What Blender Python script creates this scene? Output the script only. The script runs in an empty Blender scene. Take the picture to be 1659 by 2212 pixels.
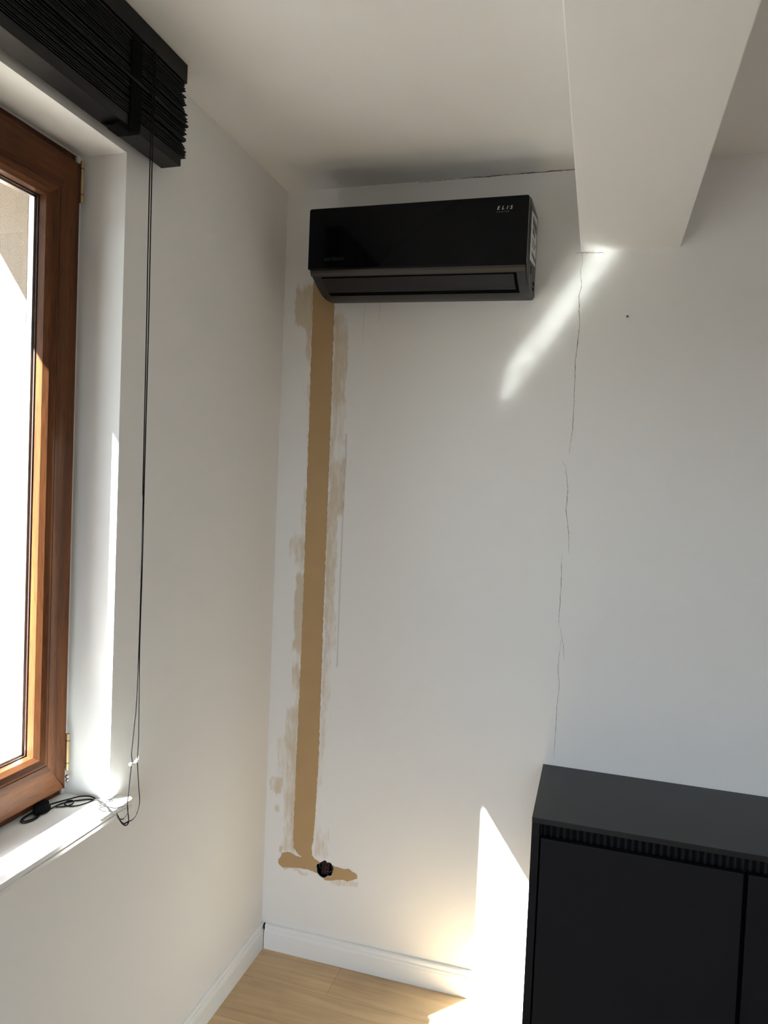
import bpy, bmesh, math, random
from mathutils import Vector, Matrix, noise
random.seed(7)
sc = bpy.context.scene
COL = sc.collection

# ------------------------------------------------------------------ camera
CX, CY, CZ, YAW, PITCH, ROLL, FPX = 1.0546, -2.2523, 1.6286, 0.2895, -0.0377, 0.0419, 1551.14
def cam_axes():
    cy, sy, cp, sp = math.cos(YAW), math.sin(YAW), math.cos(PITCH), math.sin(PITCH)
    f = Vector((-sy * cp, cy * cp, sp)); r = Vector((cy, sy, 0)); u = r.cross(f)
    cr, sr = math.cos(ROLL), math.sin(ROLL)
    return cr * r + sr * u, -sr * r + cr * u, f
cam_d = bpy.data.cameras.new('camera')
cam = bpy.data.objects.new('camera', cam_d); COL.objects.link(cam)
cam_d.sensor_fit = 'HORIZONTAL'; cam_d.sensor_width = 36.0
cam_d.lens = FPX * 36.0 / 1659.0
cam_d.clip_start = 0.01
R_, U_, F_ = cam_axes()
cam.matrix_world = Matrix(((R_.x, U_.x, -F_.x, CX), (R_.y, U_.y, -F_.y, CY), (R_.z, U_.z, -F_.z, CZ), (0, 0, 0, 1)))
sc.camera = cam

# ------------------------------------------------------------------ light
SUN_DIR = Vector((0.883, 1.0, -1.27)).normalized()      # direction the sunlight travels
SUN_ENERGY = 106.0
SKY_STRENGTH = 6.8
EXPOSURE = 0.24
sun_d = bpy.data.lights.new('sun', 'SUN'); sun_d.energy = SUN_ENERGY
sun_d.angle = math.radians(0.55); sun_d.color = (1.0, 0.975, 0.94)
sun = bpy.data.objects.new('sun', sun_d); COL.objects.link(sun)
sun.rotation_euler = SUN_DIR.to_track_quat('-Z', 'Y').to_euler()
sun.location = (-3, -5, 6)
world = bpy.data.worlds.new('sky'); sc.world = world; world.use_nodes = True
wn = world.node_tree; wn.nodes.clear()
wo = wn.nodes.new('ShaderNodeOutputWorld'); wb = wn.nodes.new('ShaderNodeBackground')
wr = wn.nodes.new('ShaderNodeValToRGB'); wg = wn.nodes.new('ShaderNodeTexCoord'); wsx = wn.nodes.new('ShaderNodeSeparateXYZ')
wn.links.new(wg.outputs['Generated'], wsx.inputs[0]); wn.links.new(wsx.outputs[2], wr.inputs[0])
wr.color_ramp.elements[0].position = 0.25   # dull land below the horizon, bright haze above it, deep blue overhead
for p_, c_ in ((0.0, (0.02, 0.02, 0.02, 1)), (0.004, (0.76, 0.89, 1.0, 1))): wr.color_ramp.elements.new(p_).color = c_
wr.color_ramp.elements[2].color = (0.76, 0.89, 1.0, 1)
wr.color_ramp.elements[3].position = 0.5; wr.color_ramp.elements[3].color = (0.10, 0.18, 0.42, 1)
wn.links.new(wr.outputs[0], wb.inputs[0]); wb.inputs[1].default_value = SKY_STRENGTH
wn.links.new(wb.outputs[0], wo.inputs[0])
def portal(name, x, y0, y1, z0, z1, s=1):
    d = bpy.data.lights.new(name, 'AREA'); d.shape = 'RECTANGLE'; d.size = y1 - y0; d.size_y = z1 - z0
    d.cycles.is_portal = True
    o = bpy.data.objects.new(name, d); COL.objects.link(o)
    o.location = (x, (y0 + y1) / 2, (z0 + z1) / 2)
    o.rotation_euler = Vector((s, 0, 0)).to_track_quat('-Z', 'Z').to_euler()
portal('window_portal', -0.456, -2.05, -0.90, 0.88, 2.345)
lp = bpy.data.lights.new('rear_fill_portal', 'AREA'); lp.shape = 'RECTANGLE'; lp.size = 1.5; lp.size_y = 1.8; lp.cycles.is_portal = True  # sky portal for the added rear opening
lo = bpy.data.objects.new('rear_fill_portal', lp); COL.objects.link(lo); lo.location = (1.05, -4.405, 1.2)
lo.rotation_euler = Vector((0, 1, 0)).to_track_quat('-Z', 'Z').to_euler()
sc.view_settings.view_transform = 'Standard'; sc.view_settings.look = 'None'
sc.view_settings.exposure = EXPOSURE; sc.view_settings.gamma = 1.0
try: sc.view_settings.use_curve_mapping = False
except Exception: pass
cy_ = sc.cycles
cy_.max_bounces = 12; cy_.diffuse_bounces = 8; cy_.glossy_bounces = 4; cy_.transparent_max_bounces = 12
cy_.caustics_reflective = True; cy_.sample_clamp_indirect = 0.0; cy_.blur_glossy = 0.0
cy_.use_guiding = True; cy_.use_surface_guiding = True
cy_.use_denoising = True; cy_.use_adaptive_sampling = False

# ------------------------------------------------------------------ materials
def srgb(h):
    c = [int(h[i:i + 2], 16) / 255 for i in (0, 2, 4)]
    return tuple((x / 12.92 if x <= 0.04045 else ((x + 0.055) / 1.055) ** 2.4) for x in c) + (1.0,)
def mat(name, col, rough=0.6, metal=0.0, bump=None, spec=None, noise_mix=None, coat=0):
    m = bpy.data.materials.new(name); m.use_nodes = True
    nt = m.node_tree; b = nt.nodes['Principled BSDF']
    b.inputs['Base Color'].default_value = col if len(col) == 4 else (*col, 1)
    b.inputs['Roughness'].default_value = rough; b.inputs['Metallic'].default_value = metal
    if spec is not None: b.inputs['Specular IOR Level'].default_value = spec
    if coat: b.inputs['Coat Weight'].default_value = coat; b.inputs['Coat Roughness'].default_value = 0.05
    tc = nt.nodes.new('ShaderNodeTexCoord')
    if noise_mix:
        scale, amt = noise_mix
        n = nt.nodes.new('ShaderNodeTexNoise'); n.inputs['Scale'].default_value = scale; n.inputs['Detail'].default_value = 5
        nt.links.new(tc.outputs['Object'], n.inputs['Vector'])
        r = nt.nodes.new('ShaderNodeMapRange'); r.inputs['To Min'].default_value = 1 - amt; r.inputs['To Max'].default_value = 1 + amt
        nt.links.new(n.outputs['Fac'], r.inputs['Value'])
        mx = nt.nodes.new('ShaderNodeVectorMath'); mx.operation = 'SCALE'
        mx.inputs[0].default_value = col[:3]; nt.links.new(r.outputs[0], mx.inputs['Scale'])
        nt.links.new(mx.outputs[0], b.inputs['Base Color'])
    if bump:
        scale, strength, dist = bump
        n = nt.nodes.new('ShaderNodeTexNoise'); n.inputs['Scale'].default_value = scale; n.inputs['Detail'].default_value = 4
        nt.links.new(tc.outputs['Object'], n.inputs['Vector'])
        bp = nt.nodes.new('ShaderNodeBump'); bp.inputs['Strength'].default_value = strength; bp.inputs['Distance'].default_value = dist
        nt.links.new(n.outputs['Fac'], bp.inputs['Height']); nt.links.new(bp.outputs[0], b.inputs['Normal'])
    return m
WHITE = (0.82, 0.815, 0.81, 1)
M = {}
M['paint'] = mat('wall_paint', WHITE, 0.85, bump=(220, 0.12, 0.001), spec=0.3)
M['ceil'] = mat('ceiling_paint', WHITE, 0.9, bump=(180, 0.1, 0.001), spec=0.2)
M['trim'] = mat('white_trim', (0.84, 0.85, 0.86, 1), 0.4)
M['sill'] = mat('white_sill', (0.80, 0.80, 0.79, 1), 0.08, spec=0.7)
M['stucco'] = mat('peach_stucco', (0.46, 0.37, 0.29, 1), 0.95, bump=(430, 1.0, 0.004), noise_mix=(420, 0.35))
M['black_gloss'] = mat('black_gloss', (0.003, 0.003, 0.004, 1), 0.06, spec=0.12)
M['black_plastic'] = mat('black_satin_plastic', (0.020, 0.020, 0.022, 1), 0.42, spec=0.35)
M['vane'] = mat('charcoal_vane', (0.010, 0.010, 0.0125, 1), 0.45, spec=0.3)
M['gap_shade'] = mat('gap_shade_black', (0.0015, 0.0015, 0.002, 1), 0.9, spec=0.05)  # near-black that stands for shade inside gaps, holes and slots
M['metal_strip'] = mat('graphite_strip', (0.055, 0.050, 0.048, 1), 0.33, metal=0.5)
M['logo'] = mat('silver_print', (0.55, 0.55, 0.56, 1), 0.4)
M['logo_faint'] = mat('grey_print', (0.16, 0.16, 0.165, 1), 0.4)
M['logo_dim'] = mat('dim_print', (0.022, 0.022, 0.026, 1), 0.4)
M['sticker'] = mat('sticker_white', (0.62, 0.63, 0.62, 1), 0.5)
M['sticker_print'] = mat('sticker_print', (0.08, 0.08, 0.09, 1), 0.5)
M['slat'] = mat('black_slat', (0.0045, 0.0055, 0.006, 1), 0.5, spec=0.25)
M['rail'] = mat('black_rail', (0.006, 0.0055, 0.007, 1), 0.45, spec=0.25)
M['tape'] = mat('black_tape', (0.0025, 0.0025, 0.003, 1), 0.95, spec=0.1)
M['cord'] = mat('black_cord', (0.009, 0.008, 0.008, 1), 0.8, spec=0.2)
M['bead'] = mat('white_bead', (0.85, 0.85, 0.83, 1), 0.15)
M['clip'] = mat('clear_plastic', (0.7, 0.7, 0.7, 1), 0.1)
M['cab'] = mat('black_laminate', (0.006, 0.006, 0.008, 1), 0.5, spec=0.2, noise_mix=(900, 0.12))
M['cab_top'] = mat('black_laminate_top', (0.006, 0.007, 0.009, 1), 0.36, spec=0.4)
M['cab_dark'] = mat('black_grille', (0.007, 0.007, 0.009, 1), 0.55, spec=0.3)
M['brass'] = mat('brass', (0.42, 0.30, 0.16, 1), 0.4, metal=0.7)
M['steel'] = mat('steel', (0.4, 0.38, 0.36, 1), 0.3, metal=1)
M['seal'] = mat('brown_seal', (0.03, 0.012, 0.010, 1), 0.6)
M['spacer'] = mat('alu_spacer', (0.55, 0.50, 0.48, 1), 0.3, metal=0.8)
M['caulk'] = mat('white_caulk', (0.7, 0.7, 0.7, 1), 0.4)
M['box'] = mat('black_box', (0.008, 0.008, 0.010, 1), 0.5)
M['terminal'] = mat('dark_red_terminal', (0.045, 0.009, 0.010, 1), 0.45)
M['wire'] = mat('grey_wire', (0.10, 0.10, 0.10, 1), 0.4)
M['screw'] = mat('dull_metal', (0.12, 0.11, 0.10, 1), 0.5, metal=0.5)
M['crack'] = mat('crack_shadow', (0.13, 0.12, 0.11, 1), 0.95)
M['ground'] = mat('pale_paving', (0.14, 0.135, 0.13, 1), 0.9)
def plaster_mat():
    return mat('raw_plaster', (0.47, 0.315, 0.160, 1), 0.9, bump=(120, 0.25, 0.001), noise_mix=(14, 0.07))
M['plaster'] = plaster_mat()
def wood(name, grain_axis):
    m = bpy.data.materials.new(name); m.use_nodes = True
    nt = m.node_tree; b = nt.nodes['Principled BSDF']; b.inputs['Roughness'].default_value = 0.36; b.inputs['Specular IOR Level'].default_value = 0.12
    tc = nt.nodes.new('ShaderNodeTexCoord'); mp = nt.nodes.new('ShaderNodeMapping')
    s = [38, 38, 38]; s[grain_axis] = 2.2
    mp.inputs['Scale'].default_value = s; nt.links.new(tc.outputs['Object'], mp.inputs[0])
    n1 = nt.nodes.new('ShaderNodeTexNoise'); n1.inputs['Scale'].default_value = 1.0; n1.inputs['Detail'].default_value = 6; n1.inputs['Distortion'].default_value = 0.6
    nt.links.new(mp.outputs[0], n1.inputs['Vector'])
    cr = nt.nodes.new('ShaderNodeValToRGB'); nt.links.new(n1.outputs['Fac'], cr.inputs[0])
    cr.color_ramp.elements[0].position = 0.3; cr.color_ramp.elements[0].color = (0.062, 0.023, 0.012, 1)
    cr.color_ramp.elements[1].position = 0.75; cr.color_ramp.elements[1].color = (0.165, 0.061, 0.021, 1)
    # fine pores
    s2 = [420, 420, 420]; s2[grain_axis] = 22
    mp2 = nt.nodes.new('ShaderNodeMapping'); mp2.inputs['Scale'].default_value = s2; nt.links.new(tc.outputs['Object'], mp2.inputs[0])
    n2 = nt.nodes.new('ShaderNodeTexNoise'); n2.inputs['Scale'].default_value = 1.0; nt.links.new(mp2.outputs[0], n2.inputs['Vector'])
    r2 = nt.nodes.new('ShaderNodeMapRange'); r2.inputs['From Min'].default_value = 0.35; r2.inputs['From Max'].default_value = 0.5
    r2.inputs['To Min'].default_value = 0.72; r2.inputs['To Max'].default_value = 1.0; nt.links.new(n2.outputs['Fac'], r2.inputs[0])
    vm = nt.nodes.new('ShaderNodeVectorMath'); vm.operation = 'SCALE'
    nt.links.new(cr.outputs[0], vm.inputs[0]); nt.links.new(r2.outputs[0], vm.inputs['Scale'])
    nt.links.new(vm.outputs[0], b.inputs['Base Color'])
    return m
M['wood_z'] = wood('red_brown_wood_upright', 2)
M['wood_y'] = wood('red_brown_wood_level', 1)
def glass():
    m = bpy.data.materials.new('window_glass'); m.use_nodes = True; nt = m.node_tree; nt.nodes.clear()
    o = nt.nodes.new('ShaderNodeOutputMaterial'); mix = nt.nodes.new('ShaderNodeMixShader')
    t = nt.nodes.new('ShaderNodeBsdfTransparent'); t.inputs[0].default_value = (0.95, 0.97, 0.96, 1)
    g = nt.nodes.new('ShaderNodeBsdfGlossy'); g.inputs['Roughness'].default_value = 0.02
    lw = nt.nodes.new('ShaderNodeLayerWeight'); lw.inputs[0].default_value = 0.5
    pw = nt.nodes.new('ShaderNodeMath'); pw.operation = 'POWER'; pw.inputs[1].default_value = 5.0
    fr = nt.nodes.new('ShaderNodeMath'); fr.operation = 'MULTIPLY_ADD'; fr.inputs[1].default_value = 0.8; fr.inputs[2].default_value = 0.02
    nt.links.new(lw.outputs['Facing'], pw.inputs[0]); nt.links.new(pw.outputs[0], fr.inputs[0])
    nt.links.new(fr.outputs[0], mix.inputs[0]); nt.links.new(t.outputs[0], mix.inputs[1]); nt.links.new(g.outputs[0], mix.inputs[2])
    nt.links.new(mix.outputs[0], o.inputs[0]); return m
M['glass'] = glass()
def floor_mat():
    m = bpy.data.materials.new('oak_planks'); m.use_nodes = True; nt = m.node_tree; b = nt.nodes['Principled BSDF']
    b.inputs['Roughness'].default_value = 0.42
    tc = nt.nodes.new('ShaderNodeTexCoord')
    mp = nt.nodes.new('ShaderNodeMapping'); nt.links.new(tc.outputs['Object'], mp.inputs[0])
    # the joint at x=0.305 belongs to the row y in (-0.157, 0.03)
    mp.inputs['Location'].default_value = (-0.305 + 1.3 * 3, 0.157 + 0.187 * 21, 0)
    br = nt.nodes.new('ShaderNodeTexBrick'); nt.links.new(mp.outputs[0], br.inputs['Vector'])
    br.offset = 0.37; br.inputs['Scale'].default_value = 1.0
    br.inputs['Brick Width'].default_value = 1.3; br.inputs['Row Height'].default_value = 0.187
    br.inputs['Mortar Size'].default_value = 0.0009; br.inputs['Mortar Smooth'].default_value = 0.3; br.inputs['Bias'].default_value = 0
    br.inputs['Color1'].default_value = (0.55, 0.385, 0.22, 1); br.inputs['Color2'].default_value = (0.60, 0.43, 0.25, 1)
    br.inputs['Mortar'].default_value = (0.37, 0.25, 0.14, 1)
    mp2 = nt.nodes.new('ShaderNodeMapping'); mp2.inputs['Scale'].default_value = (2.2, 30, 1); nt.links.new(tc.outputs['Object'], mp2.inputs[0])
    n = nt.nodes.new('ShaderNodeTexNoise'); n.inputs['Scale'].default_value = 1.3; n.inputs['Detail'].default_value = 7; n.inputs['Distortion'].default_value = 0.8
    nt.links.new(mp2.outputs[0], n.inputs['Vector'])
    r = nt.nodes.new('ShaderNodeMapRange'); r.inputs['From Min'].default_value = 0.3; r.inputs['From Max'].default_value = 0.7
    r.inputs['To Min'].default_value = 0.80; r.inputs['To Max'].default_value = 1.12; nt.links.new(n.outputs['Fac'], r.inputs[0])
    n3 = nt.nodes.new('ShaderNodeTexNoise'); n3.inputs['Scale'].default_value = 5; n3.inputs['Detail'].default_value = 3
    nt.links.new(tc.outputs['Object'], n3.inputs['Vector'])
    r3 = nt.nodes.new('ShaderNodeMapRange'); r3.inputs['From Min'].default_value = 0.3; r3.inputs['From Max'].default_value = 0.7
    r3.inputs['To Min'].default_value = 0.9; r3.inputs['To Max'].default_value = 1.08; nt.links.new(n3.outputs['Fac'], r3.inputs[0])
    mm = nt.nodes.new('ShaderNodeMath'); mm.operation = 'MULTIPLY'; nt.links.new(r.outputs[0], mm.inputs[0]); nt.links.new(r3.outputs[0], mm.inputs[1])
    vm = nt.nodes.new('ShaderNodeVectorMath'); vm.operation = 'SCALE'; nt.links.new(br.outputs[0], vm.inputs[0]); nt.links.new(mm.outputs[0], vm.inputs['Scale'])
    nt.links.new(vm.outputs[0], b.inputs['Base Color']); return m
M['floor'] = floor_mat()
def wall_back_mat():
    m = mat('wall_paint_smeared', WHITE, 0.85, bump=(220, 0.12, 0.001), spec=0.3)
    nt = m.node_tree; b = nt.nodes['Principled BSDF']; tc = nt.nodes.new('ShaderNodeTexCoord')
    a = nt.nodes.new('ShaderNodeAttribute'); a.attribute_name = 'smear'
    mp = nt.nodes.new('ShaderNodeMapping'); mp.inputs['Scale'].default_value = (70, 1, 16); nt.links.new(tc.outputs['Object'], mp.inputs[0])
    n = nt.nodes.new('ShaderNodeTexNoise'); n.inputs['Scale'].default_value = 1.0; n.inputs['Detail'].default_value = 9; n.inputs['Roughness'].default_value = 0.68
    nt.links.new(mp.outputs[0], n.inputs['Vector'])
    # fac = smooth((attr*1.25 + (noise-.5)*1.5 - .35)) * attr
    m1 = nt.nodes.new('ShaderNodeMath'); m1.operation = 'MULTIPLY_ADD'; m1.inputs[1].default_value = 2.0; m1.inputs[2].default_value = -1.38
    nt.links.new(n.outputs['Fac'], m1.inputs[0])
    m2 = nt.nodes.new('ShaderNodeMath'); m2.operation = 'MULTIPLY_ADD'; m2.inputs[1].default_value = 1.5
    nt.links.new(a.outputs['Fac'], m2.inputs[0]); nt.links.new(m1.outputs[0], m2.inputs[2])
    r = nt.nodes.new('ShaderNodeMapRange'); r.interpolation_type = 'SMOOTHSTEP'; r.inputs['From Min'].default_value = 0.0; r.inputs['From Max'].default_value = 1.0
    r.inputs['To Max'].default_value = 0.66
    nt.links.new(m2.outputs[0], r.inputs[0])
    mx = nt.nodes.new('ShaderNodeMix'); mx.data_type = 'RGBA'
    mx.inputs[6].default_value = WHITE; mx.inputs[7].default_value = (0.56, 0.43, 0.265, 1)
    nt.links.new(r.outputs[0], mx.inputs[0])
    g = nt.nodes.new('ShaderNodeAttribute'); g.attribute_name = 'graphite'
    n5 = nt.nodes.new('ShaderNodeTexNoise'); n5.inputs['Scale'].default_value = 300; nt.links.new(tc.outputs['Object'], n5.inputs['Vector'])
    m5 = nt.nodes.new('ShaderNodeMath'); m5.operation = 'MULTIPLY'; nt.links.new(n5.outputs['Fac'], m5.inputs[0]); nt.links.new(g.outputs['Fac'], m5.inputs[1])
    mx2 = nt.nodes.new('ShaderNodeMix'); mx2.data_type = 'RGBA'; nt.links.new(m5.outputs[0], mx2.inputs[0])
    nt.links.new(mx.outputs[2], mx2.inputs[6]); mx2.inputs[7].default_value = (0.22, 0.21, 0.23, 1)
    nt.links.new(mx2.outputs[2], b.inputs['Base Color'])
    return m
M['wall_back'] = wall_back_mat()

# ------------------------------------------------------------------ helpers
def obj(name, bm, m, parent=None, smooth=False, auto=None):
    me = bpy.data.meshes.new(name); bm.normal_update(); bm.to_mesh(me); bm.free()
    for mm in (m if isinstance(m, list) else [m]): me.materials.append(mm)
    o = bpy.data.objects.new(name, me); COL.objects.link(o)
    if parent: o.parent = parent
    if smooth:
        for p in me.polygons: p.use_smooth = True
        if auto:
            bm2 = bmesh.new(); bm2.from_mesh(me)
            for e in bm2.edges:
                e.smooth = e.calc_face_angle(0) < math.radians(auto)
            bm2.to_mesh(me); bm2.free()
    return o
def empty(name, loc=(0, 0, 0), **props):
    o = bpy.data.objects.new(name, None); COL.objects.link(o); o.location = loc; o.empty_display_size = 0.05
    for k, v in props.items(): o[k] = v
    return o
def tag(o, **props):
    for k, v in props.items(): o[k] = v
    return o
def box(bm, x0, x1, y0, y1, z0, z1, bevel=0.0, seg=2, mi=0):
    vs = [bm.verts.new((x, y, z)) for x in (x0, x1) for y in (y0, y1) for z in (z0, z1)]
    q = [(0, 1, 3, 2), (4, 6, 7, 5), (0, 4, 5, 1), (2, 3, 7, 6), (0, 2, 6, 4), (1, 5, 7, 3)]
    fs = [bm.faces.new([vs[i] for i in f]) for f in q]
    for f in fs: f.material_index = mi
    bmesh.ops.recalc_face_normals(bm, faces=fs)
    if bevel:
        es = list({e for f in fs for e in f.edges})
        bmesh.ops.bevel(bm, geom=es, offset=bevel, segments=seg, affect='EDGES', profile=0.5)
    return bm
def BX(*a, **k):
    bm = bmesh.new(); box(bm, *a, **k); return bm
def prism(bm, poly, fn):
    """poly: list of (a,b); fn(a,b,t) -> xyz for t in 0,1"""
    A = [bm.verts.new(fn(a, b, 0)) for a, b in poly]; B = [bm.verts.new(fn(a, b, 1)) for a, b in poly]
    n = len(poly); fs = []
    for i in range(n): fs.append(bm.faces.new((A[i], A[(i + 1) % n], B[(i + 1) % n], B[i])))
    fs.append(bm.faces.new(A[::-1])); fs.append(bm.faces.new(B))
    bmesh.ops.recalc_face_normals(bm, faces=fs); return bm
def cyl(bm, p0, p1, r, n=16, r1=None):
    p0, p1 = Vector(p0), Vector(p1); d = (p1 - p0).normalized()
    a = d.orthogonal().normalized(); b = d.cross(a); r1 = r if r1 is None else r1
    A = [bm.verts.new(p0 + (a * math.cos(t) + b * math.sin(t)) * r) for t in [2 * math.pi * i / n for i in range(n)]]
    B = [bm.verts.new(p1 + (a * math.cos(t) + b * math.sin(t)) * r1) for t in [2 * math.pi * i / n for i in range(n)]]
    fs = [bm.faces.new((A[i], A[(i + 1) % n], B[(i + 1) % n], B[i])) for i in range(n)]
    fs += [bm.faces.new(A[::-1]), bm.faces.new(B)]
    bmesh.ops.recalc_face_normals(bm, faces=fs); return bm
def catmull(pts, k=8):
    P = [Vector(p) for p in pts]; out = []
    Q = [2 * P[0] - P[1]] + P + [2 * P[-1] - P[-2]]
    for i in range(1, len(Q) - 2):
        a, b, c, d = Q[i - 1], Q[i], Q[i + 1], Q[i + 2]
        for j in range(k):
            t = j / k
            out.append(0.5 * ((2 * b) + (c - a) * t + (2 * a - 5 * b + 4 * c - d) * t * t + (3 * b - a - 3 * c + d) * t ** 3))
    out.append(P[-1]); return out
def tube(bm, pts, r, n=8, k=8):
    pts = catmull(pts, k) if k else [Vector(p) for p in pts]
    rings = []; ref = None
    for i, p in enumerate(pts):
        d = (pts[min(i + 1, len(pts) - 1)] - pts[max(i - 1, 0)]).normalized()
        if ref is None: ref = d.orthogonal().normalized()
        a = (ref - d * ref.dot(d)).normalized(); ref = a; b = d.cross(a)
        rr = r(i / (len(pts) - 1)) if callable(r) else r
        rings.append([bm.verts.new(p + (a * math.cos(2 * math.pi * j / n) + b * math.sin(2 * math.pi * j / n)) * rr) for j in range(n)])
    for A, B in zip(rings, rings[1:]):
        for j in range(n): bm.faces.new((A[j], A[(j + 1) % n], B[(j + 1) % n], B[j]))
    bm.faces.new(rings[0][::-1]); bm.faces.new(rings[-1]); return bm
def struct(name, bm, m, **k):
    o = obj(name, bm, m, **k); o['kind'] = 'structure'; return o
def ball(bm, c, r, sx=1, sy=1, sz=1, n=14):
    g = bmesh.ops.create_uvsphere(bm, u_segments=n, v_segments=n // 2 + 2, radius=r)
    for v in g['verts']: v.co = Vector((v.co.x * sx, v.co.y * sy, v.co.z * sz)) + Vector(c)
    return bm

# ------------------------------------------------------------------ the setting
H = 2.6; XR = 3.9; YB = -4.3; WT = -0.450
HOLE = [(0.225, 0.345), (0.231, 0.344), (0.235, 0.339), (0.241, 0.342), (0.249, 0.339), (0.254, 0.331), (0.26, 0.322), (0.256, 0.316), (0.255, 0.305), (0.249, 0.295), (0.237, 0.294), (0.231, 0.288), (0.224, 0.284), (0.215, 0.285), (0.207, 0.289), (0.2, 0.296), (0.198, 0.309), (0.195, 0.321), (0.2, 0.328), (0.206, 0.331), (0.216, 0.339)]
struct('floor', BX(-0.449, XR + 0.3, YB - 0.1, 0.25, -0.12, 0), M['floor'])
struct('ceiling', BX(-0.449, XR + 0.3, YB - 0.1, 0.25, H, H + 0.15), M['ceil'])
struct('trim_1', BX(0.966, 1.244, YB, -0.0, 2.351, H, bevel=0.0025), M['ceil'])
struct('wall_right', BX(XR, XR + 0.3, YB, 0.0, 0, H), M['paint'])
bm = bmesh.new()      # rear wall behind the photographer; its wide opening is added for fill daylight
for (x0, x1, z0, z1) in ((0, 0.3, 0, H), (1.8, XR + 0.3, 0, H), (0.3, 1.8, 0, 0.3), (0.3, 1.8, 2.1, H)): box(bm, x0, x1, YB - 0.1, YB, z0, z1)
struct('wall_rear', bm, M['paint'])
struct('rear_sun_block', BX(-3.0, 3.2, YB - 2.3, YB - 0.1, 2.35, 2.5), M['paint'])  # unseen slab, added to keep direct sun out of the rear opening
# left wall with the window opening
W1 = (-2.10, -0.853, 0.846, 2.350)
bm = bmesh.new()
for (y0, y1, z0, z1) in ((W1[1], 0.25, 0, H), (YB - 0.1, W1[0], 0, H), (W1[0], W1[1], 0, W1[2]), (W1[0], W1[1], W1[3], H)):
    box(bm, WT, 0, y0, y1, z0, z1)
bmesh.ops.remove_doubles(bm, verts=bm.verts, dist=1e-5)
struct('wall_left', bm, M['paint'])
# outside: rendered reveal strips and face of the facade, paving below
bm = bmesh.new()
for w in (W1,):
    y0, y1 = w[0] + 0.17, w[1] - 0.047
    box(bm, WT - 0.004, -0.172, y1, w[1] + 0.0, w[2], w[3])
    box(bm, WT - 0.004, -0.172, w[0], y0, w[2], w[3])  # unseen far jamb, widened to block sun from the cabinet doors
    box(bm, WT - 0.004, -0.172, y0, y1, 2.345, w[3])
    box(bm, WT - 0.03, -0.172, y0, y1, w[2], 0.880)
struct('trim_2', bm, M['stucco'])
struct('trim_3', BX(-14, WT - 0.02, -14, 12, -0.6, -0.5), M['ground'])

# back wall: fine grid around the chased strip (smears follow in attributes), a ragged hole for the socket box
SM = [(0.042, 2.29, 0.109, 2.157, 0.8), (0.084, 2.158, 0.106, 2.049, 0.7), (0.082, 1.972, 0.109, 1.879, 0.35), (0.095, 1.598, 0.114, 1.504, 0.3), (0.053, 1.43, 0.11, 1.355, 0.5), (0.081, 1.313, 0.119, 1.062, 0.75), (0.074, 1.074, 0.109, 1.045, 0.4), (0.08, 1.002, 0.11, 0.942, 0.5), (0.062, 0.848, 0.109, 0.709, 0.5), (0.036, 0.731, 0.116, 0.549, 0.45), (0.011, 0.605, 0.053, 0.551, 0.6), (0.034, 0.506, 0.056, 0.48, 0.6), (0.064, 0.54, 0.114, 0.338, 0.45), (0.054, 0.362, 0.072, 0.338, 0.8), (0.187, 2.17, 0.239, 2.017, 0.5), (0.187, 2.018, 0.232, 1.911, 0.55), (0.184, 1.91, 0.247, 1.758, 0.2), (0.19, 1.695, 0.239, 1.627, 0.5), (0.19, 1.625, 0.237, 1.526, 0.6), (0.187, 1.524, 0.226, 1.324, 0.6), (0.192, 1.321, 0.225, 1.183, 0.6), (0.195, 1.18, 0.236, 1.075, 0.5), (0.193, 1.07, 0.224, 0.916, 0.4), (0.193, 0.912, 0.226, 0.758, 0.3), (0.189, 0.753, 0.229, 0.6, 0.25), (0.193, 0.449, 0.242, 0.362, 0.45), (0.074, 0.281, 0.167, 0.297, 0.6), (0.226, 0.272, 0.35, 0.292, 0.5), (0.241, 1.696, 0.271, 1.636, 0.3), (0.094, 2.28, 0.204, 0.36, 0.28), (0.19, 2.19, 0.238, 1.52, 0.30), (0.072, 1.45, 0.11, 0.36, 0.22)]
PENCIL = [(0.242, 1.791), (0.244, 1.712), (0.242, 1.604), (0.241, 1.418), (0.241, 1.232), (0.241, 1.107), (0.242, 1.013)]
SCUFF = [[(0.291, 2.22), (0.287, 2.168), (0.286, 2.096)], [(0.342, 2.219), (0.338, 2.164)], [(0.599, 2.218), (0.599, 2.145), (0.604, 2.084)]]
def smear_at(x, z):
    q = Vector((x * 22, z * 9, 3.1)); wx = noise.noise(q) * 0.012; wz = noise.noise(q + Vector((7, 3, 1))) * 0.02
    q2 = Vector((x * 75, z * 45, 9.4)); wx += noise.noise(q2) * 0.007; wz += noise.noise(q2 + Vector((4, 1, 2))) * 0.010
    v = 0.0
    for (a, b, c, d, s) in SM:
        hw, hz = abs(c - a) / 2, abs(d - b) / 2
        tx = max(0.0, min(1.0, (hw + 0.005 - abs(x + wx * 0.7 - (a + c) / 2)) / 0.009))
        tz = max(0.0, min(1.0, (hz + 0.035 - abs(z + wz * 2.0 - (b + d) / 2)) / 0.055)) if hz > 0.03 else max(0.0, min(1.0, (hz + 0.008 - abs(z + wz * 0.6 - (b + d) / 2)) / 0.014))
        t = tx * tx * (3 - 2 * tx) * tz * tz * (3 - 2 * tz)
        v = 1 - (1 - v) * (1 - min(1.0, s * 1.1) * t)
    return v
def seg_d(p, pts):
    best = 9
    for (ax, az), (bx, bz) in zip(pts, pts[1:]):
        dx, dz = bx - ax, bz - az; t = max(0, min(1, ((p[0] - ax) * dx + (p[1] - az) * dz) / (dx * dx + dz * dz)))
        best = min(best, math.hypot(p[0] - ax - t * dx, p[1] - az - t * dz))
    return best
bm = bmesh.new()
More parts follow.
